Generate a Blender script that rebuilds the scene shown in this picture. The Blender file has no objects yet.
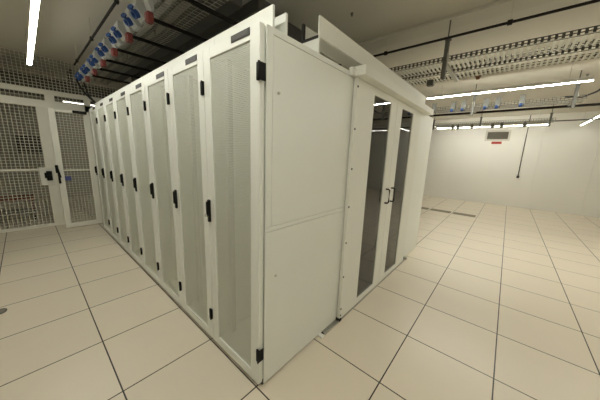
import bpy, bmesh, math, random
from mathutils import Vector, Matrix
random.seed(7)
S = bpy.context.scene
COL = S.collection

# ------------------------------------------------------------------ helpers
class MB:
    """collects shapes into one bmesh, then links it as ONE mesh object"""
    def __init__(s): s.bm = bmesh.new()
    def box(s, x0, x1, y0, y1, z0, z1, bev=0.0, rot=None, mat=0):
        n0 = set(s.bm.faces)
        vs = [s.bm.verts.new((x, y, z)) for x in (x0, x1) for y in (y0, y1) for z in (z0, z1)]
        for f in ((0,1,3,2),(4,6,7,5),(0,4,5,1),(2,3,7,6),(0,2,6,4),(1,5,7,3)):
            s.bm.faces.new([vs[i] for i in f])
        if bev > 0:
            es = list({e for v in vs for e in v.link_edges})
            bmesh.ops.bevel(s.bm, geom=es, offset=bev, segments=1, affect='EDGES')
        new = [f for f in s.bm.faces if f not in n0]
        for f in new: f.material_index = mat
        if rot:
            c, ang, ax = rot
            bmesh.ops.rotate(s.bm, cent=c, matrix=Matrix.Rotation(ang, 3, ax), verts=list({v for f in new for v in f.verts}))
        return s
    def prism(s, prof, axis, a, b, mat=0):
        """extrude a 2D outline (list of pairs) along axis from a to b"""
        def P(p, t):
            if axis == 'x': return (t, p[0], p[1])
            if axis == 'y': return (p[0], t, p[1])
            return (p[0], p[1], t)
        A = [s.bm.verts.new(P(p, a)) for p in prof]; B = [s.bm.verts.new(P(p, b)) for p in prof]
        fs = [s.bm.faces.new(A), s.bm.faces.new(B[::-1])]
        n = len(prof)
        for i in range(n): fs.append(s.bm.faces.new((A[i], B[i], B[(i+1) % n], A[(i+1) % n])))
        for f in fs: f.material_index = mat
        return s
    def tube(s, pts, r, seg=8, cap=True, mat=0):
        pts = [Vector(p) for p in pts]
        rings = []
        for i, p in enumerate(pts):
            t = (pts[min(i+1, len(pts)-1)] - pts[max(i-1, 0)]).normalized()
            u = t.cross(Vector((0, 0, 1)))
            if u.length < 1e-3: u = t.cross(Vector((0, 1, 0)))
            u.normalize(); w = t.cross(u)
            rings.append([s.bm.verts.new(p + r*(math.cos(2*math.pi*k/seg)*u + math.sin(2*math.pi*k/seg)*w)) for k in range(seg)])
        for a, b in zip(rings, rings[1:]):
            for k in range(seg):
                f = s.bm.faces.new((a[k], a[(k+1) % seg], b[(k+1) % seg], b[k])); f.smooth = seg > 5; f.material_index = mat
        if cap:
            s.bm.faces.new(rings[0][::-1]).material_index = mat; s.bm.faces.new(rings[-1]).material_index = mat
        return s
    def ring(s, c, axis, r0, r1, depth, seg=16, mat=0):
        """hollow round collar around an axis direction"""
        c = Vector(c); n = Vector(axis).normalized()
        u = n.orthogonal().normalized(); w = n.cross(u)
        L = []
        for rr, d in ((r1, 0), (r1, depth), (r0, depth), (r0, depth*0.35)):
            L.append([s.bm.verts.new(c + n*d + rr*(math.cos(2*math.pi*k/seg)*u + math.sin(2*math.pi*k/seg)*w)) for k in range(seg)])
        for a, b in zip(L, L[1:]):
            for k in range(seg): s.bm.faces.new((a[k], a[(k+1) % seg], b[(k+1) % seg], b[k])).material_index = mat
        s.bm.faces.new(L[-1]).material_index = mat; s.bm.faces.new(L[0][::-1]).material_index = mat
        return s
    def build(s, name, mats, parent=None, loc=None):
        bmesh.ops.recalc_face_normals(s.bm, faces=s.bm.faces[:])
        me = bpy.data.meshes.new(name); s.bm.to_mesh(me); s.bm.free()
        for m in (mats if isinstance(mats, (list, tuple)) else [mats]): me.materials.append(m)
        o = bpy.data.objects.new(name, me); COL.objects.link(o)
        if parent: o.parent = parent
        if loc: o.location = loc
        return o

def empty(name, loc, label, cat, group=None):
    o = bpy.data.objects.new(name, None); COL.objects.link(o); o.location = loc
    o.empty_display_size = .1
    return tag(o, label, cat, group)
def tag(o, label, cat, group=None):
    o['label'] = label; o['category'] = cat
    if group: o['group'] = group
    elif 'group' in o: del o['group']
    return o
def struct(o): o['kind'] = 'structure'; return o
def dup(root, loc, label):
    r = root.copy(); COL.objects.link(r); r.location = loc; r['label'] = label
    for ch in list(root.children):
        c = ch.copy(); COL.objects.link(c); c.parent = r
        for g in list(ch.children):
            d = g.copy(); COL.objects.link(d); d.parent = c
    return r

# ------------------------------------------------------------------ materials
def new_mat(name):
    m = bpy.data.materials.new(name); m.use_nodes = True
    return m, m.node_tree, m.node_tree.nodes['Principled BSDF']
def mat(name, col, rough=.5, metal=0.0, noise=.03, scale=6.0, spec=.5):
    m, nt, b = new_mat(name)
    tc = nt.nodes.new('ShaderNodeNewGeometry')
    nz = nt.nodes.new('ShaderNodeTexNoise'); nz.inputs['Scale'].default_value = scale; nz.inputs['Detail'].default_value = 3
    nt.links.new(tc.outputs['Position'], nz.inputs['Vector'])
    mr = nt.nodes.new('ShaderNodeMapRange'); mr.inputs['To Min'].default_value = 1-noise; mr.inputs['To Max'].default_value = 1+noise
    nt.links.new(nz.outputs['Fac'], mr.inputs['Value'])
    mx = nt.nodes.new('ShaderNodeVectorMath'); mx.operation = 'SCALE'; mx.inputs[0].default_value = col[:3]
    nt.links.new(mr.outputs['Result'], mx.inputs['Scale']); nt.links.new(mx.outputs['Vector'], b.inputs['Base Color'])
    b.inputs['Roughness'].default_value = rough; b.inputs['Metallic'].default_value = metal
    b.inputs['Specular IOR Level'].default_value = spec
    return m
def math_node(nt, op, a, b=None, c=None):
    n = nt.nodes.new('ShaderNodeMath'); n.operation = op
    for i, v in enumerate((a, b, c)):
        if v is None: continue
        if isinstance(v, (int, float)): n.inputs[i].default_value = v
        else: nt.links.new(v, n.inputs[i])
    return n.outputs[0]

RACK_WHITE = mat('powder_coat_white', (.79, .815, .77), .42, noise=.015)
DOOR_WHITE = mat('door_white', (.79, .80, .745), .65, noise=.015)
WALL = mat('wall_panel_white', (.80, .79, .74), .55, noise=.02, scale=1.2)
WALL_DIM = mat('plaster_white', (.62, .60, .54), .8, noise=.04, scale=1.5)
WALL_BACK = mat('dimmed_plaster', (.42, .395, .335), .85, noise=.08, scale=1.5)  # tone lowered in the colour so the room behind the fence looks dim
CEIL = mat('ceiling_paint', (.60, .575, .50), .85, noise=.03, scale=1.0)
BEAM = mat('beam_paint', (.57, .545, .47), .8, noise=.03, scale=1.0)
BLACK = mat('black_plastic', (.008, .008, .008), .6, spec=.2)
RUBBER = mat('black_gasket', (.015, .012, .010), .7)
PIPE_BLACK = mat('black_pipe', (.016, .014, .012), .7, spec=.2)
GALV = mat('galvanised_steel', (.42, .42, .38), .45, .6, noise=.1, scale=30)
TRAY_PALE = mat('pale_zinc', (.66, .68, .62), .5, .1)
GALV_DARK = mat('dull_steel', (.13, .13, .115), .6, .3, noise=.1, scale=30)
ALU = mat('aluminium', (.55, .55, .50), .35, .8)
PLATE_GREY = mat('plate_grey', (.022, .022, .02), .5, .2)
PLATE_LIGHT = mat('plate_insert', (.06, .06, .055), .5, .2)
DUCT = mat('dark_trunking', (.085, .082, .075), .6, .2, noise=.1)
DUCT_MID = mat('grey_trunking', (.19, .185, .165), .6, .1, noise=.1)
SOCKET_GREY = mat('socket_grey', (.33, .34, .32), .5)
SOCKET_DARK = mat('socket_dark_grey', (.16, .163, .148), .6)
BLUE = mat('socket_blue', (.010, .045, .17), .6)
RED = mat('socket_red', (.13, .018, .013), .6)
SIGN_RED = mat('sign_red', (.42, .055, .035), .5)
MESH_WIRE = mat('mesh_wire', (.80, .80, .71), .5, .0)
FENCE = mat('fence_paint', (.82, .82, .74), .45)
CABLE = mat('cable_black', (.015, .015, .015), .5)
CABLE_GREY = mat('cable_grey', (.12, .115, .10), .5)
GRILLE_DARK = mat('vent_louvre', (.20, .185, .15), .55, .2)
GRILLE_TILE = mat('floor_grille', (.25, .225, .16), .6, .1)
COPPER = mat('detector_brown', (.20, .085, .035), .5)
TAG_BLUE = mat('blue_tag', (.10, .12, .35), .5)
CRATE_RED = mat('dull_red_brown', (.20, .07, .045), .6)
DARK_EQUIP = mat('dark_equipment', (.05, .05, .048), .5)

# tinted glass
m, nt, b = new_mat('tinted_glass')
nt.nodes.remove(b); out = nt.nodes['Material Output']
tr = nt.nodes.new('ShaderNodeBsdfTransparent'); tr.inputs['Color'].default_value = (.33, .335, .30, 1)
gl = nt.nodes.new('ShaderNodeBsdfGlossy'); gl.inputs['Roughness'].default_value = .01
fr = nt.nodes.new('ShaderNodeFresnel'); fr.inputs['IOR'].default_value = 1.6
mx = nt.nodes.new('ShaderNodeMixShader')
nt.links.new(math_node(nt, 'ADD', math_node(nt, 'MULTIPLY', fr.outputs[0], .95), .03), mx.inputs[0])
nt.links.new(tr.outputs[0], mx.inputs[1]); nt.links.new(gl.outputs[0], mx.inputs[2]); nt.links.new(mx.outputs[0], out.inputs[0])
GLASS = m

# perforated sheet: round holes in staggered rows, in the door's own plane
def perforated(name, col, pitch, rad, ax=(1, 2)):
    m, nt, b = new_mat(name)
    out = nt.nodes['Material Output']
    b.inputs['Base Color'].default_value = (*col, 1); b.inputs['Roughness'].default_value = .5
    tc = nt.nodes.new('ShaderNodeNewGeometry'); sp = nt.nodes.new('ShaderNodeSeparateXYZ')
    nt.links.new(tc.outputs['Position'], sp.inputs[0])
    u = math_node(nt, 'DIVIDE', sp.outputs[ax[0]], pitch); v = math_node(nt, 'DIVIDE', sp.outputs[ax[1]], pitch*.866)
    row = math_node(nt, 'FLOOR', v)
    off = math_node(nt, 'MULTIPLY', math_node(nt, 'FLOORED_MODULO', row, 2.0), .5)
    fu = math_node(nt, 'SUBTRACT', math_node(nt, 'FRACT', math_node(nt, 'ADD', u, off)), .5)
    fv = math_node(nt, 'MULTIPLY', math_node(nt, 'SUBTRACT', math_node(nt, 'FRACT', v), .5), .866)
    d2 = math_node(nt, 'ADD', math_node(nt, 'MULTIPLY', fu, fu), math_node(nt, 'MULTIPLY', fv, fv))
    hole = math_node(nt, 'LESS_THAN', d2, rad*rad)
    tr = nt.nodes.new('ShaderNodeBsdfTransparent'); mx = nt.nodes.new('ShaderNodeMixShader')
    nt.links.new(hole, mx.inputs[0]); nt.links.new(b.outputs[0], mx.inputs[1]); nt.links.new(tr.outputs[0], mx.inputs[2])
    nt.links.new(mx.outputs[0], out.inputs[0])
    return m
PERF = perforated('perforated_sheet', (.79, .81, .72), .0115, .38)

def emitter(name, col, strength):
    m, nt, b = new_mat(name)
    b.inputs['Base Color'].default_value = (.8, .8, .8, 1)
    b.inputs['Emission Color'].default_value = (*col, 1); b.inputs['Emission Strength'].default_value = strength
    return m
LED_COL = (1.0, .975, .86)
LED = emitter('led_diffuser', LED_COL, 112.0)
LED_DIM = emitter('led_diffuser_soft', LED_COL, 40.0)
LED_WALL = emitter('led_diffuser_wall', LED_COL, 100.0)
LED_LOW = emitter('led_diffuser_low', LED_COL, 13.0)
LED_FAINT = emitter('led_diffuser_faint', LED_COL, 9.0)
HOUSING = mat('lamp_housing', (.6, .59, .55), .5)

# raised-floor tiles, 600 mm grid, dark open joints
m, nt, b = new_mat('raised_floor_tiles')
g = nt.nodes.new('ShaderNodeNewGeometry'); sp = nt.nodes.new('ShaderNodeSeparateXYZ'); nt.links.new(g.outputs['Position'], sp.inputs[0])
def joint(o, half):
    t = math_node(nt, 'DIVIDE', o, .6)
    return math_node(nt, 'LESS_THAN', math_node(nt, 'MULTIPLY', math_node(nt, 'ABSOLUTE', math_node(nt, 'SUBTRACT', t, math_node(nt, 'ROUND', t))), .6), half)
jn = math_node(nt, 'MAXIMUM', joint(sp.outputs[0], .0043), joint(sp.outputs[1], .0043))
cell = nt.nodes.new('ShaderNodeCombineXYZ')
for i in (0, 1): nt.links.new(math_node(nt, 'FLOOR', math_node(nt, 'DIVIDE', sp.outputs[i], .6)), cell.inputs[i])
wn = nt.nodes.new('ShaderNodeTexWhiteNoise'); nt.links.new(cell.outputs[0], wn.inputs['Vector'])
nz = nt.nodes.new('ShaderNodeTexNoise'); nz.inputs['Scale'].default_value = 5; nz.inputs['Detail'].default_value = 6
nt.links.new(g.outputs['Position'], nz.inputs['Vector'])
k = math_node(nt, 'ADD', math_node(nt, 'MULTIPLY', wn.outputs['Value'], .035), math_node(nt, 'MULTIPLY', nz.outputs['Fac'], .05))
k = math_node(nt, 'ADD', k, .95)
sc_ = nt.nodes.new('ShaderNodeVectorMath'); sc_.operation = 'SCALE'; sc_.inputs[0].default_value = (.745, .675, .555); nt.links.new(k, sc_.inputs['Scale'])
mixc = nt.nodes.new('ShaderNodeMix'); mixc.data_type = 'RGBA'
nt.links.new(jn, mixc.inputs['Factor']); nt.links.new(sc_.outputs[0], mixc.inputs['A']); mixc.inputs['B'].default_value = (.030, .022, .014, 1)
nt.links.new(mixc.outputs['Result'], b.inputs['Base Color'])
b.inputs['Roughness'].default_value = .33; b.inputs['Specular IOR Level'].default_value = .42
FLOOR = m

# ------------------------------------------------------------------ the room
XW, XL, YF, YB, ZC = 10.2, -3.2, 9.0, -5.2, 3.07
struct(MB().box(XL, XW+.12, YB, YF, -.12, 0).build('floor', FLOOR))
struct(MB().box(XL, XW+.12, YB, YF, ZC, ZC+.15).build('ceiling', CEIL))
w = MB()
ys = [-5.2, -4.13, -2.93, -1.73, -.53, .67, 1.87, 3.07, 4.27, 5.47, 9.0]     # insulated panels, fine joints
for a, c in zip(ys, ys[1:]): w.box(XW, XW+.1, a+.0015, c-.0015, 0, ZC)
w.box(XW+.03, XW+.12, YB, YF, 0, ZC)
struct(w.build('wall_right', WALL))
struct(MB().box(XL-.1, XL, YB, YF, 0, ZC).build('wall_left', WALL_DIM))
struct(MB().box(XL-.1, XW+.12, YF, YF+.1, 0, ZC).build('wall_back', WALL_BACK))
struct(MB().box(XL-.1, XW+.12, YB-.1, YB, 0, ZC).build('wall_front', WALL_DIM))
struct(MB().box(2.37, 2.62, YB, YF, ZC-.035, ZC, .004).build('trim_1', BEAM))

# ------------------------------------------------------------------ server racks
PITCH, Y0, RH, RD = .575, -.024, 2.175, 1.05
def rack_label(i):
    return ['white perforated-door server rack nearest the camera, at the open end of the row',
            'white server rack directly behind the nearest one, second in the row',
            'third white server rack from the near end of the row',
            'fourth white server rack from the near end of the row',
            'fifth white server rack from the near end of the row',
            'sixth white server rack in the row, third from the mesh gate',
            'seventh white server rack in the row, second from the mesh gate',
            'farthest white server rack, last of the row beside the mesh gate'][i]
def make_rack():
    r = empty('server_rack', (0, Y0, 0), rack_label(0), 'server rack', 'server racks in the long white row')
    W = PITCH
    MB().box(.035, RD-.02, .004, W-.004, 0, .028).build('plinth', DARK_EQUIP, r)
    c = MB()
    c.box(.055, RD, .003, .016, .028, RH).box(.055, RD, W-.016, W-.003, .028, RH)      # sides
    c.box(.037, RD, .016, W-.016, RH-.03, RH).box(.037, RD, .016, W-.016, .028, .06)   # roof, base
    for y0, y1 in ((.016, .055), (W-.055, W-.016)): c.box(.038, .07, y0, y1, .06, RH-.03)   # front posts
    c.build('cabinet_shell', RACK_WHITE, r)
    fd = MB()
    yl, yr, zb, zt = .080, .488, .098, 2.108
    fd.box(0, .034, .001, yl, .03, RH-.001, .0025).box(0, .034, yr, W-.003, .03, RH-.001, .0025)
    fd.box(0, .034, yl, yr, .03, zb, .0025).box(0, .034, yl, yr, zt, RH-.001, .0025)
    d = fd.build('front_door', RACK_WHITE, r)
    MB().box(.009, .0104, yl-.004, yr+.004, zb-.004, zt+.004).build('perforated_panel', PERF, d)
    h = MB()
    h.box(-.016, 0, .538, .566, 1.032, 1.196, .004).box(-.03, -.014, .542, .560, 1.075, 1.185, .005)
    hh = h.build('handle', BLACK, d)
    MB().tube([(-.036, .556, 1.085), (-.012, .556, 1.085)], .0125, 12).build('lock_cylinder', ALU, hh)
    for z in (.262, 1.945):
        MB().box(-.013, .0, .001, .028, z-.043, z+.043, .003).box(-.012, .030, .0004, .0024, z-.043, z+.043).tube([(-.012, .006, z-.046), (-.012, .006, z+.046)], .006, 8).build('hinge', BLACK, r)
    n = MB().box(-.004, 0, .078, .247, 2.133, 2.168, .001).build('name_plate', PLATE_GREY, d)
    MB().box(-.0052, -.0035, .092, .233, 2.14, 2.161).build('plate_insert', PLATE_LIGHT, n)
    rd = MB()
    rd.box(RD, RD+.018, .005, .06, .03, RH-.001).box(RD, RD+.018, W-.06, W-.005, .03, RH-.001).box(RD, RD+.018, .06, W-.06, .03, .1).box(RD, RD+.018, .06, W-.06, RH-.08, RH-.001)
    q = rd.build('rear_door', RACK_WHITE, r)
    MB().box(RD+.008, RD+.0095, .056, W-.056, .096, RH-.076).build('perforated_panel', PERF, q)
    for x in (.13, .84):
        for y in (.062, W-.062):
            MB().box(x, x+.035, y-.018, y+.018, .06, RH-.03).build('mounting_rail', GALV, r)
    return r
rack = make_rack()
racks = [rack]
for i in range(1, 8): racks.append(dup(rack, (0, Y0+PITCH*i, 0), rack_label(i)))
for ch_ in rack.children:
    if ch_.name.startswith('hinge'): ch_.location.y = -.014      # wraps the corner of the end rack
# end cladding and screws on the near rack only
sp_ = MB()
sp_.box(.041, RD-.01, -.006, .003, .012, 1.0735, .0015)
sp_.box(.041, RD-.01, -.006, .003, 1.0775, 1.1035, .001)
sp_.box(.041, .086, -.006, .003, 1.1075, RH, .001).box(RD-.03, RD-.01, -.006, .003, 1.1075, RH, .001).box(.086, RD-.03, -.006, .003, 2.143, RH, .001)
side = sp_.build('side_panel', RACK_WHITE, rack)
MB().box(.089, RD-.033, -.0045, .003, 1.1075, 2.140, .001).build('inset_panel', RACK_WHITE, side)
for x, z in ((.13, 1.866), (.13, .77)):
    MB().tube([(x, -.012, z), (x, -.006, z)], .008, 10).build('screw', ALU, side)

# the end rack of the opposite row, behind the right of the sliding door
r2 = empty('server_rack', (2.45, Y0, 0), 'blank white side of the opposite rack, right of the glass doors', 'server rack')
MB().box(.03, 1.07, .004, .571, 0, .028).build('plinth', DARK_EQUIP, r2)
MB().box(.021, 1.08, .003, .016, .028, RH).box(.021, 1.08, .559, .572, .028, RH).box(.021, 1.08, .016, .559, RH-.03, RH).box(.021, 1.08, .016, .559, .028, .06).box(1.07, 1.08, .016, .559, .06, RH-.03).build('cabinet_shell', RACK_WHITE, r2)
MB().box(.03, 1.085, -.006, .003, .012, RH, .002).build('side_panel', RACK_WHITE, r2)
f2 = MB(); f2.box(0, .02, .005, .07, .03, RH).box(0, .02, .505, .570, .03, RH).box(0, .02, .07, .505, .03, .1).box(0, .02, .07, .505, 2.1, RH)
d2 = f2.build('front_door', RACK_WHITE, r2)
MB().box(.008, .0095, .066, .509, .096, 2.104).build('perforated_panel', PERF, d2)

# ------------------------------------------------------------------ raceway panels standing on the row
def raceway(x0, x1, zt, label):
    r = empty('raceway_panel', ((x0+x1)/2, Y0, RH), label, 'panel', 'upright panels on top of the racks')
    for i in range(8):
        MB().box(-(x1-x0)/2, (x1-x0)/2, PITCH*i+.0008, PITCH*(i+1)-.0008, 0, zt-RH, .001).build('panel_section', RACK_WHITE, r)
    return r
raceway(.085, .099, 2.284, 'long white upright panel along the front of the rack tops')
raceway(.178, .195, 2.284, 'second white upright panel, further back on the rack tops')

# ------------------------------------------------------------------ containment header above the aisle door
ch = empty('containment_header', (.5, 0, RH), 'tall white header panel with black gasket above the sliding glass doors', 'panel')
def L(o): return o
MB().box(0, 2.55, -.006, .006, .112, .235, .0015).box(0, .012, -.006, .006, 0, .112).build('front_panel', DOOR_WHITE, ch)
MB().box(0, .012, .006, .135, 0, .105, .001).build('end_panel', DOOR_WHITE, ch)
MB().box(0, 2.55, .135, .147, .12, .222, .001).build('rear_panel', DOOR_WHITE, ch)
MB().box(-.004, .016, .0, .14, .105, .121).box(-.005, .017, .126, .143, .105, .222).build('gasket', RUBBER, ch)
tag(MB().box(1.12, 3.05, .16, 4.55, 2.18, 2.20).build('added_aisle_roof', RACK_WHITE), 'flat white roof panel added over the aisle to keep it dark, behind the tall header', 'panel')  # added roof, blocks light so the aisle stays dark
tag(MB().box(2.46, 2.48, .58, 4.55, 0, 2.17).build('added_aisle_wall', RACK_WHITE), 'plain panel added inside the aisle to keep it dark behind the tinted glass', 'panel')  # added wall in place of more racks, shuts light out of the aisle

# ------------------------------------------------------------------ sliding aisle door
sd = empty('sliding_door', (1.825, -.05, 0), 'white double sliding door with two tall tinted glass panes', 'door')
OX, OY = 1.825, -.05
def sb(mb, x0, x1, y0, y1, z0, z1, bev=0): return mb.box(x0-OX, x1-OX, y0-OY, y1-OY, z0, z1, bev)
hd = MB(); sb(hd, .905, 3.0, -.145, -.03, 2.142, 2.212, .003)
hd_o = hd.build('header_cover', DOOR_WHITE, sd)
br = MB(); sb(br, .86, .915, -.06, -.03, 2.142, 2.198, .002); br.build('header_bracket', DOOR_WHITE, sd)
def leaf(x0, x1, g0, g1, hx):
    f = MB(); ya, yb = -.066, -.034
    sb(f, x0, g0, ya, yb, .02, 2.14, .002); sb(f, g1, x1, ya, yb, .02, 2.14, .002)
    sb(f, g0, g1, ya, yb, .02, .082, .002); sb(f, g0, g1, ya, yb, 2.078, 2.14, .002)
    lf = f.build('door_leaf', DOOR_WHITE, sd)
    gp = MB(); sb(gp, g0-.004, g1+.004, -.056, -.050, .078, 2.082); gp.build('glass_pane', GLASS, lf)
    h = MB()
    def arc(y0, sgn):
        pts = [(hx-OX, y0-OY, 1.195), (hx-OX, y0-OY+sgn*.03, 1.195), (hx-OX, y0-OY+sgn*.042, 1.183), (hx-OX, y0-OY+sgn*.042, 1.052), (hx-OX, y0-OY+sgn*.03, 1.04), (hx-OX, y0-OY, 1.04)]
        h.tube(pts, .0085, 8)
    arc(ya, -1)
    h.build('pull_handle', BLACK, lf)
    h = MB(); arc(yb, 1); h.build('pull_handle', BLACK, lf)
    e = MB(); sb(e, x0+.002, x1-.002, -.055, -.044, .006, .02); e.build('bottom_seal', RUBBER, lf)
    return lf
lf = leaf(.935, 1.823, 1.262, 1.662, 1.752)
for z in (2.076, 1.755, 1.433, 1.108, .781, .453, .126, .06):
    MB().tube([(.946-OX, -.070-OY, z), (.946-OX, -.064-OY, z)], .0085, 10).build('screw', BLACK, lf)
leaf(1.827, 2.72, 1.99, 2.388, 1.908)
rl = MB()
sb(rl, .675, 2.86, -.068, -.060, 0, .013); sb(rl, .675, 2.86, -.036, -.030, 0, .013); sb(rl, .675, 2.86, -.060, -.034, 0, .004)
ro = rl.build('floor_rail', GALV, sd)
e = MB(); sb(e, .645, .685, -.075, -.018, 0, .016, .003); e.build('rail_stop', DOOR_WHITE, ro)
e = MB(); sb(e, .685, .70, -.060, -.034, .003, .014); e.build('rail_buffer', RUBBER, ro)
e = MB(); sb(e, 2.83, 2.87, -.08, -.02, 0, .04, .006); e.build('rail_stop', GALV, ro)
e = MB(); sb(e, .925, .96, -.075, -.022, .004, .03, .003); e.build('rail_guide', RUBBER, ro)

# ------------------------------------------------------------------ mesh cage at the far end of the aisle
YC = 5.45
cage = empty('mesh_fence', (-.55, YC, 0), 'cream framed wire mesh fence closing the far end of the aisle', 'fence')
CX = -.55
def fb(mb, x0, x1, z0, z1, d=.025, bev=.003): return mb.box(x0-CX, x1-CX, -d, d, z0, z1, bev)
def wires(mb, x0, x1, z0, z1, p=.05, r=.0042, yo=0):
    n = max(1, round((x1-x0)/p))
    for i in range(n+1):
        x = x0+(x1-x0)*i/n-CX; mb.tube([(x, yo, z0), (x, yo, z1)], r, 4, False)
    n = max(1, round((z1-z0)/p))
    for i in range(n+1):
        z = z0+(z1-z0)*i/n; mb.tube([(x0-CX, yo+2*r, z), (x1-CX, yo+2*r, z)], r, 4, False)
    return mb
f = MB(); fb(f, XL+.02, .9, 2.43, 2.515); f.build('top_rail', FENCE, cage)
f = MB(); fb(f, XL+.02, .9, 2.20, 2.325); f.build('middle_rail', FENCE, cage)
f = MB(); fb(f, XL+.02, -.6, 0, .055); f.build('bottom_rail', FENCE, cage)
for x0, x1, z0, z1 in ((-.6, -.40, 0, 2.2), (-.47, -.345, 2.325, 2.43), (.06, .16, 0, 2.43), (-1.95, -1.87, 0, 2.43)):
    f = MB(); fb(f, x0, x1, z0, z1); f.build('post', FENCE, cage)
f = MB(); fb(f, -3.18, -.6, 1.065, 1.095, .012); f.build('crossbar', FENCE, cage)
f = MB(); wires(f, -1.87, -.6, .05, 2.2).build('wire_panel', MESH_WIRE, cage)
f = MB(); wires(f, XL+.02, -1.95, .05, 2.2).build('wire_panel', MESH_WIRE, cage)
f = MB(); wires(f, -1.87, -.47, 2.325, 2.43).build('wire_panel', MESH_WIRE, cage)
f = MB(); wires(f, -.345, .06, 2.28, 2.43).build('wire_panel', MESH_WIRE, cage)
f = MB(); wires(f, XL+.02, 1.2, 2.515, ZC-.004, yo=.0).build('wire_panel', MESH_WIRE, cage)
f = MB(); fb(f, -.69, -.51, .795, 1.125, .032, .004); lp = f.build('lock_plate', DOOR_WHITE, cage)
f = MB(); f.box(-.605-CX, -.53-CX, -.075, -.03, .885, 1.06, .006).box(-.63-CX, -.6-CX, -.06, -.03, .93, 1.03, .004).box(-.60-CX, -.535-CX, -.085, -.07, .965, .985, .003)
f.build('lock', BLACK, lp)

YG = 5.06
gate = empty('mesh_gate', (-.48, YG, 0), 'narrow cream wire mesh gate between the fence and the rack row', 'gate')
CX = -.48
f = MB()
for x0, x1, z0, z1 in ((-.48, -.395, .012, 2.165), (-.025, .065, .012, 2.165), (-.395, -.025, .012, .095), (-.395, -.025, 2.115, 2.165), (-.395, -.025, 1.08, 1.105)): fb(f, x0, x1, z0, z1, .02)
f.build('gate_frame', FENCE, gate)
f = MB(); wires(f, -.395, -.025, .095, 2.115, .045).build('wire_panel', MESH_WIRE, gate)
f = MB(); f.box(-.02, .02, -.045, -.02, 1.05, 1.19, .004).box(.0, .03, -.045, -.02, .86, 1.06, .004).tube([(.005, -.03, 1.14), (.005, -.07, 1.14), (.03, -.075, .97)], .014, 8)
f.build('handle', BLACK, gate)
f = MB(); f.box(.09, .17, -.03, -.022, .905, .985); f.build('blue_tag', TAG_BLUE, gate)
f = MB(); f.box(.31, .5, -.06, -.02, 2.12, 2.165, .004); f.build('door_closer', BLACK, gate)

# things behind the fence, seen through the mesh
t = empty('utility_trolley', (-1.22, 6.4, 0), 'dull red-brown trolley standing behind the wire mesh at left', 'trolley')
MB().box(-.42, .42, -.28, .28, .43, .48, .01).build('tray', CRATE_RED, t)
MB().box(-.42, .42, -.28, .28, .16, .20, .01).build('shelf', GALV, t)
for x in (-.38, .38):
    for y in (-.24, .24):
        l = MB().tube([(x, y, .1), (x, y, .72 if x < 0 else .42)], .016, 8).build('leg', CRATE_RED, t)
        MB().tube([(x-.015, y, .06), (x+.015, y, .06)], .06, 12).build('wheel', RUBBER, l)
MB().tube([(-.38, -.24, .72), (-.38, .24, .72)], .016, 8).build('push_handle', CRATE_RED, t)
t = empty('air_duct', (0, 6.1, 2.5), 'dark duct under the ceiling behind the mesh above the fence', 'duct')
MB().box(-3.1, 1.6, -.2, .25, .0, .32, .01).build('duct', DUCT, t)
for x in (-2.4, -1.2, 0, 1.2): MB().box(x-.02, x+.02, -.215, .265, -.012, .57).build('hanger_strap', DUCT, t)
t = empty('wall_cabinet', (-.72, 8.86, 1.5), 'small dark box on the wall behind the mesh fence', 'cabinet')
MB().box(-.22, .22, -.12, .13, -.2, .25, .006).build('case', DARK_EQUIP, t)
MB().box(-.2, .2, -.13, -.12, -.18, .23, .003).build('door', GALV_DARK, t)

# ------------------------------------------------------------------ lamps
def lamp(cx, cy, z, length, along, label, em=None, sw=.029):
    t = empty('strip_light', (cx, cy, z), label, 'lamp', 'ceiling strip lights')
    h = length/2; em = em or LED
    if along == 'y':
        MB().box(-sw/2-.004, sw/2+.004, -h, h, .0125, .06, .003).box(-sw/2-.004, -sw/2-.0005, -h, h, .009, .013).box(sw/2+.0005, sw/2+.004, -h, h, .009, .013).build('housing', HOUSING, t)
        MB().box(-sw/2, sw/2, -h+.003, h-.003, 0, .0125).build('diffuser', em, t)
        st = [(0, s*(h-.25)) for s in (-1, 1)]
    else:
        MB().box(-h, h, -sw/2-.004, sw/2+.004, .0125, .06, .003).box(-h, h, -sw/2-.004, -sw/2-.0005, .009, .013).box(-h, h, sw/2+.0005, sw/2+.004, .009, .013).build('housing', HOUSING, t)
        MB().box(-h+.003, h-.003, -sw/2, sw/2, 0, .0125).build('diffuser', em, t)
        st = [(s*(h-.25), 0) for s in (-1, 1)]
    for x, y in st: MB().tube([(x, y, .058), (x, y, ZC-z)], .0018, 6).build('suspension_wire', GALV, t)
    return t
lamp(-.63, 2.86, 2.66, 3.0, 'y', 'bright white strip light over the left aisle', LED_DIM, .041)
lamp(-.63, -.5, 2.66, 3.0, 'y', 'strip light over the left aisle, in line behind the camera', LED_DIM, .041)
lamp(4.78, -.68, 2.75, 2.22, 'y', 'long strip light crossing in front of the right-hand cable trays')
lamp(4.60, -3.2, 2.71, 2.16, 'y', 'strip light continuing the right-hand line beyond the picture edge')
lamp(1.3, -3.1, 2.66, 2.06, 'x', 'added unseen strip light behind the camera, brightening the rack ends', LED_DIM)  # added lamp outside the view, lifts the brightness of the rack side panel
lamp(9.1, -.33, 2.62, 2.85, 'y', 'strip light nearest the far wall, below the farthest tray', LED_WALL, .017)
lamp(9.1, -3.7, 2.62, 2.0, 'y', 'strip light by the far wall beyond the right picture edge', LED_LOW)
lamp(9.0, -2.46, 2.66, 2.06, 'x', 'short bright strip light at the right edge of the picture', LED_LOW)
lamp(.95, 7.95, 2.66, 1.9, 'x', 'strip light behind the mesh fence', LED_FAINT, .03)

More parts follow.
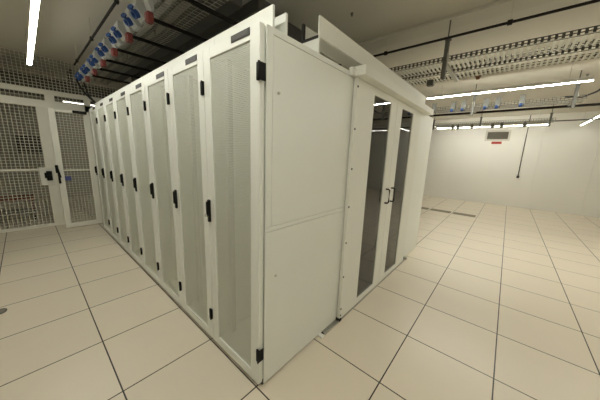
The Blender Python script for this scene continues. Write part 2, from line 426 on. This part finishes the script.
# ------------------------------------------------------------------ overhead services, left
def pipe(name, pts, r, m, label, cat):
    return tag(MB().tube(pts, r, 10).build(name, m), label, cat)
def service_rail(x, z, y0, y1, label):
    t = empty('support_rail', (x, 0, z), label, 'rail')
    MB().box(-.009, .009, y0, y1, -.011, .011, .003).build('rail', PIPE_BLACK, t)
    y = y0+.35
    while y < y1:
        MB().tube([(0, y, .010), (0, y, ZC-z)], .0022, 6).build('drop_wire', BEAM, t)
        MB().box(-.016, .016, y-.02, y+.02, -.02, .02, .003).build('clamp', PIPE_BLACK, t)
        y += 1.2
service_rail(-.12, 2.84, .3, 4.55, 'black support rail left of the blue and red sockets')
service_rail(2.35, 2.84, -4.8, 4.2, 'black support rail in front of the right-hand slotted trays')

def slat_tray(x0, x1, y0, y1, z, label):
    t = empty('cable_tray', ((x0+x1)/2, 0, z), label, 'cable tray', 'wire mesh cable trays')
    c = (x0+x1)/2; b = MB(); k = round((y1-y0)/.045)
    for i in range(k): b.box(x0-c, x1-c, y0+.045*i, y0+.045*i+.021, -.004, 0)
    for x in (x0-c, .0, x1-c): b.box(x-.008, x+.008, y0, y1, 0, .004)
    b.build('slotted_bottom', TRAY_PALE, t)
    for xs in (x0-c, x1-c):
        b = MB()
        for zz in (0, .025, .05): b.box(xs-.0015, xs+.0015, y0, y1, zz-.004, zz+.004)
        for i in range(k): b.box(xs-.0015, xs+.0015, y0+.045*i, y0+.045*i+.02, .0, .05)
        b.build('slotted_side', GALV_DARK, t)
    return t
def mesh_tray(x0, x1, y0, y1, z, side, label, r=.0028, py=.05, px=.05, near_m=None, group='wire mesh cable trays'):
    t = empty('cable_tray', ((x0+x1)/2, 0, z), label, 'cable tray', group)
    c = (x0+x1)/2; n = round((x1-x0)/px)
    b = MB()
    for i in range(n+1):
        x = x0+(x1-x0)*i/n-c; b.tube([(x, y0, 0), (x, y1, 0)], r, 4)
    k = round((y1-y0)/py)
    for i in range(k+1):
        y = y0+(y1-y0)*i/k; b.tube([(x0-c, y, -r), (x1-c, y, -r)], r, 4)
    b.build('mesh_bottom', GALV, t)
    for xs in (x0-c, x1-c):
        b = MB()
        for j in range(3): b.tube([(xs, y0, side*j/2), (xs, y1, side*j/2)], r*1.15, 4)
        for i in range(k+1):
            y = y0+(y1-y0)*i/k; b.tube([(xs, y, 0), (xs, y, side)], r*1.15, 4)
        b.build('mesh_side', near_m or GALV_DARK, t)
    return t
TZ = 2.70
mesh_tray(.0, .36, .3, 4.95, TZ, .08, 'wire mesh cable tray above the racks carrying the blue and red sockets', near_m=GALV_DARK)
tag(MB().box(-.022, -.006, .3, 4.95, TZ-.05, TZ+.10, .002).build('tray_edge', DUCT_MID), 'grey board along the tray edge behind the sockets', 'board')
ORD = ['nearest', 'second', 'third', 'fourth', 'fifth', 'sixth', 'seventh', 'eighth', 'ninth', 'tenth', 'eleventh', 'twelfth', 'thirteenth', 'fourteenth']
def make_socket(loc, m, label, grp, red=False):
    """back against the edge board at local x = 0, hanging to the left and down"""
    t = empty('power_socket', loc, label, 'socket', grp)
    if red:
        MB().prism([(-.055, .05), (0, .05), (0, -.05), (-.02, -.05)], 'y', -.04, .04).build('socket_body', SOCKET_GREY, t)
        MB().box(-.05, .0, -.028, .028, -.13, -.05, .008).box(-.056, -.045, -.02, .02, -.12, -.06, .004).build('lid', m, t)
        return t
    MB().prism([(-.085, .06), (0, .06), (0, -.075), (-.03, -.075), (-.09, .0)], 'y', -.055, .055).build('socket_body', SOCKET_GREY, t)
    ax = Vector((-.80, -.1, -.62)).normalized(); c0 = Vector((-.066, 0, -.032))
    MB().ring(c0, ax, .021, .030, .040, 16).build('collar', m, t)
    lid = MB(); q = c0+ax*.045+Vector((-.012, -.012, .045))
    lid.tube([q, q+Vector((-.55, -.35, .30)).normalized()*.010], .024, 14).tube([c0+ax*.03+Vector((-.008, -.004, .022)), q], .010, 6)
    lid.build('lid', m, t)
    return t
first = {}
seq_b, seq_r = [], []
for kk in range(1, 7):
    yb = .875+.557*kk
    seq_b += [yb, yb+.195]; seq_r.append(yb-.14)
for i, y in enumerate(seq_b):
    lab = 'blue power socket on the tray above the racks, %s from the camera' % ORD[i] if i else 'blue power socket nearest the camera on the tray above the racks'
    loc = (-.022, y, TZ-.045)
    if i == 0: first['b'] = make_socket(loc, BLUE, lab, 'blue power sockets on the left tray')
    else: dup(first['b'], loc, lab)
for i, y in enumerate(seq_r):
    lab = 'red power socket on the tray above the racks, %s from the camera' % ORD[i] if i else 'red power socket nearest the camera on the tray above the racks'
    loc = (-.022, y, TZ-.045)
    if i == 0: first['r'] = make_socket(loc, RED, lab, 'red power sockets on the left tray', True)
    else: dup(first['r'], loc, lab)
# black cross arms above the racks
for i in range(7):
    y = 1.01+.55*i
    t = tag(MB().box(.0, 1.3, y-.013, y+.013, 2.666, 2.693, .002).build('cross_arm', PIPE_BLACK), 'black cross arm over the racks, %s from the camera' % ORD[i] if i else 'black cross arm over the racks nearest the camera', 'bracket', 'black cross arms above the racks')
# added dark trunking standing in for shade over the racks; cables
def trunk(x0, x1, z0, z1, y0, y1, m, label):
    t = empty('added_trunking', ((x0+x1)/2, y0, z0), label, 'trunking', 'dark trunking added for shade above the racks')
    c = (x0+x1)/2
    MB().box(x0-c, x1-c, 0, y1-y0, 0, z1-z0, .004).build('duct', m, t)
    for kx in range(int((y1-y0)/1.2)):
        MB().box(x0-c-.006, x1-c+.006, .3+1.2*kx, .34+1.2*kx, -.006, z1-z0+.006).build('clamp_band', DUCT, t)
        for xx in (x0-c, x1-c): MB().tube([(xx, .32+1.2*kx, 0), (xx, .32+1.2*kx, ZC-z0-.004)], .006, 6).build('drop_rod', DUCT, t)
trunk(.40, .60, 2.80, 2.90, .95, 5.0, DUCT, 'dark grey trunking added for shade above the racks, nearest the sockets')
trunk(.78, .98, 2.86, 2.98, .95, 5.0, DUCT, 'dark grey trunking added for shade in the middle above the racks')
trunk(1.15, 1.42, 2.80, 2.92, .95, 5.0, DUCT, 'dark grey trunking added for shade above the racks, farthest from the sockets')
for j, (x, lab) in enumerate(((.06, 'black cable lying in the socket tray nearest the sockets'), (.15, 'black cable lying along the middle of the socket tray'), (.25, 'black cable lying at the back of the socket tray'))):
    pts = [(x+.018*math.sin(1.3*q+j), .35+.3*q, TZ+.022+.004*math.sin(2*q)) for q in range(16)]
    pipe('cable', pts, .016, CABLE_GREY, lab, 'cable')
# cables dropping from the tray end to the last rack
pipe('drop_cable', [(-.08, 4.85, 2.68), (-.05, 4.8, 2.56), (.0, 4.72, 2.44), (.07, 4.62, 2.33), (.12, 4.5, 2.24), (.13, 4.4, 2.185)], .014, CABLE, 'left black cable dropping from the tray end to the last rack', 'cable')
pipe('drop_cable', [(.02, 4.9, 2.68), (.03, 4.86, 2.57), (.05, 4.76, 2.42), (.11, 4.66, 2.31), (.145, 4.52, 2.24), (.15, 4.42, 2.185)], .012, CABLE, 'right black cable dropping from the tray end to the last rack', 'cable')

# ------------------------------------------------------------------ overhead services, right
slat_tray(2.44, 2.74, -4.4, 1.6, 2.63, 'pale slotted cable tray nearest the camera at upper right')
slat_tray(2.88, 3.18, -4.4, 1.6, 2.63, 'pale slotted cable tray just behind the nearest one at upper right')
def hanger(x, y, zt, zb, label, arms=()):
    t = empty('tray_hanger', (x, y, zb), label, 'bracket', 'ceiling hangers carrying the trays')
    MB().prism([(-.02, -.02), (.02, -.02), (.02, .02), (.012, .02), (.012, -.012), (-.012, -.012), (-.012, .02), (-.02, .02)], 'z', 0, zt-zb).build('channel', GALV_DARK, t)
    MB().box(-.035, .035, -.03, .03, zt-zb-.012, zt-zb).tube([(0, 0, zt-zb), (0, 0, ZC-zb)], .007, 8).build('rod', GALV_DARK, t)
    for a0, a1, az in arms:
        MB().box(a0, a1, -.022, .022, az-zb-.03, az-zb, .002).build('arm', GALV, t)
    MB().box(-.04, .04, -.032, -.02, (zt-zb)*.45, (zt-zb)*.62, .002).build('bracket_plate', GALV, t)
    return t
hanger(2.405, -.33, 2.85, 2.44, 'grey channel hanger in front of the two slotted trays at upper right', ((.0, .80, 2.622),))
tag(MB().box(3.02, 3.10, -.08, .0, 2.55, 2.626, .004).build('junction_box', GALV_DARK), 'small grey box under the second slotted tray', 'box')
# tray with sockets over the middle of the right-hand room
mesh_tray(5.42, 5.78, -1.85, 1.0, 2.62, .06, 'wire mesh tray with grey and blue sockets under the long strip light', r=.003)
tag(MB().box(5.86, 5.90, -4.6, 1.0, 2.565, 2.605, .003).build('conduit_rail', PIPE_BLACK), 'dark rail running behind the tray with grey sockets', 'rail')
hanger(5.4, -.305, 2.86, 2.46, 'left hanger of the tray with grey sockets', ((0, .5, 2.612),))
hanger(5.4, -1.715, 2.86, 2.48, 'right hanger of the tray with grey sockets', ((0, .5, 2.612),))
pipe('cable', [(5.45, -1.6, 2.68), (5.5, -1.8, 2.66), (5.46, -1.95, 2.72), (5.42, -2.02, 2.80)], .014, CABLE, 'black cable curling up at the right end of the socket tray', 'cable')
def make_drop(loc, label, grp):
    t = empty('hanging_socket', loc, label, 'socket', grp)
    MB().prism([(-.045, .01), (-.02, -.03), (.05, -.03), (.055, .03), (.02, .17), (.0, .17)], 'y', -.05, .03).build('socket_body', SOCKET_DARK, t)
    MB().ring((-.05, 0, -.012), (-.7, 0, -.7), .014, .024, .04, 14).build('collar', BLUE, t)
    MB().tube([(-.085, .0, -.01), (-.095, .0, -.012)], .022, 14).build('lid', BLUE, t)
    return t
fd_ = None
for i, y in enumerate((.43, .06, -.13, -.51, -.69, -1.04)):
    lab = 'grey hanging socket with blue lid, %s from the left on the lit tray' % ('first' if i == 0 else ORD[i])
    loc = (5.39, y, 2.60)
    if i == 0: fd_ = make_drop(loc, lab, 'sockets on the lit tray')
    else: dup(fd_, loc, lab)
mesh_tray(8.0, 8.4, -1.75, 1.3, 2.60, .06, 'farthest wire mesh tray, near the far wall', r=.003)
tag(MB().box(8.5, 8.53, -4.6, 1.3, 2.63, 2.66, .003).build('conduit_rail', GALV_DARK), 'grey rail running behind the farthest tray', 'rail')
hanger(8.0, -1.66, 2.78, 2.46, 'right hanger of the farthest tray', ((0, .45, 2.59),))
hanger(8.0, -.24, 2.78, 2.48, 'middle hanger of the farthest tray', ((0, .45, 2.59),))
hanger(8.0, .98, 2.78, 2.46, 'left hanger of the farthest tray', ((0, .45, 2.59),))
fd_ = None
for i, y in enumerate((.44, .30, -.05, -.53, -.73, -1.2)):
    lab = 'small grey socket under the farthest tray, %s from the left' % ('first' if i == 0 else ORD[i])
    loc = (7.98, y, 2.50)
    if i == 0:
        fd_ = empty('hanging_socket', loc, lab, 'socket', 'sockets under the farthest tray')
        MB().prism([(-.045, .0), (.045, .0), (.02, .1), (-.02, .1)], 'x', -.03, .03).build('socket_body', SOCKET_DARK, fd_)
        MB().ring((-.01, 0, .01), (-.6, 0, -.8), .026, .036, .045, 12).build('collar', DUCT_MID, fd_)
    else: dup(fd_, loc, lab)

# small ceiling things
def detector(x, y, label, m, r, cat='detector'):
    t = empty('smoke_detector' if m is not COPPER else 'sprinkler_head', (x, y, ZC), label, cat)
    MB().tube([(0, 0, .002), (0, 0, -.02)], r, 14).build('base', m, t)
    MB().tube([(0, 0, -.02), (0, 0, -.02-r*.9)], r*.65, 14).build('head', m, t)
detector(4.83, -.375, 'small orange-brown device on the ceiling below the slotted trays', COPPER, .045, 'sprinkler')
detector(1.70, .49, 'small dark round device on the ceiling above the header panel', DUCT_MID, .014)
detector(5.7, -1.83, 'small grey round device on the ceiling at far right', DUCT_MID, .02)

# ------------------------------------------------------------------ far wall fittings
v = empty('wall_vent', (XW, -.59, 2.43), 'grey louvred vent grille high on the far wall', 'vent')
f = MB(); f.box(-.03, 0, -.345, .345, -.185, -.125, .004).box(-.03, 0, -.345, .345, .125, .185, .004).box(-.03, 0, -.345, -.285, -.125, .125, .004).box(-.03, 0, .285, .345, -.125, .125, .004)
f.build('frame', WALL_DIM, v)
f = MB(); f.box(-.006, 0, -.285, .285, -.125, .125)
for i in range(7):
    z = -.11+.036*i; f.box(-.026, -.004, -.285, .285, z-.010, z+.010, rot=((-.015, 0, z), .6, 'Y'))
f.build('louvres', GRILLE_DARK, v)
s_ = empty('warning_sign', (XW, -.595, 2.185), 'small red sign under the vent grille on the far wall', 'sign')
MB().box(-.012, 0, -.14, .14, -.042, .042, .002).build('sign_board', SIGN_RED, s_)
d_ = empty('wall_cable', (XW, -1.335, 1.05), 'thin grey cable dropping down the far wall to a small dark box', 'cable')
MB().tube([(-.014, 0, .03), (-.014, .0, 1.66), (-.014, .0, ZC-1.06)], .012, 8).build('conduit', GALV_DARK, d_)
MB().box(-.05, 0, -.035, .035, -.045, .04, .005).build('outlet_box', DARK_EQUIP, d_)

# ------------------------------------------------------------------ perforated floor grilles, cut into the tile row by the far wall
def grille(y0, label):
    t = empty('floor_grille', (7.31, y0, 0), label, 'grille', 'brown floor grilles')
    MB().box(-.155, .155, .03, .57, 0, .004, .001).build('frame', GRILLE_TILE, t)
    f = MB()
    for i in range(11): f.box(-.14, .14, .055+.046*i, .055+.046*i+.03, .004, .007)
    f.build('slats', GRILLE_TILE, t)
grille(-.59, 'brown floor grille farthest right of the three by the far wall')
grille(.01, 'brown floor grille in the middle of the three by the far wall')
grille(.61, 'brown floor grille half hidden by the white rack, left of the three')
cp = empty('floor_grommet', (-1.17, 2.30, 0), 'small round grey grommet in the floor at the left picture edge', 'grommet')
MB().tube([(0, 0, 0), (0, 0, .006)], .045, 20).build('cover', GRILLE_DARK, cp)
MB().ring((0, 0, 0), (0, 0, 1), .045, .055, .008, 20).build('rim', GALV_DARK, cp)

# ------------------------------------------------------------------ camera
yaw, pitch, roll, fpx = 0.859278760, -0.190867818, 0.0368897165, 237.0704
fw = Vector((math.sin(yaw)*math.cos(pitch), math.cos(yaw)*math.cos(pitch), math.sin(pitch)))
rt = fw.cross(Vector((0, 0, 1))).normalized(); up = rt.cross(fw)
c, s = math.cos(roll), math.sin(roll)
rt, up = c*rt+s*up, -s*rt+c*up
cam = bpy.data.cameras.new('camera'); co = bpy.data.objects.new('camera', cam); COL.objects.link(co)
M = Matrix((rt, up, -fw)).transposed().to_4x4(); M.translation = (-.83893748, -1.04952189, 1.53932765)
co.matrix_world = M
cam.sensor_width = 36; cam.lens = 36*fpx/600; cam.clip_start = .05
S.camera = co

# ------------------------------------------------------------------ world and view
wd = bpy.data.worlds.new('world'); S.world = wd; wd.use_nodes = True
wd.node_tree.nodes['Background'].inputs[0].default_value = (1, .95, .75, 1)
wd.node_tree.nodes['Background'].inputs[1].default_value = .0
S.view_settings.view_transform = 'Standard'; S.view_settings.look = 'None'
S.view_settings.gamma = 1; S.view_settings.use_curve_mapping = False
S.view_settings.exposure = 0.42
S.cycles.max_bounces = 12; S.cycles.diffuse_bounces = 8; S.cycles.transparent_max_bounces = 24
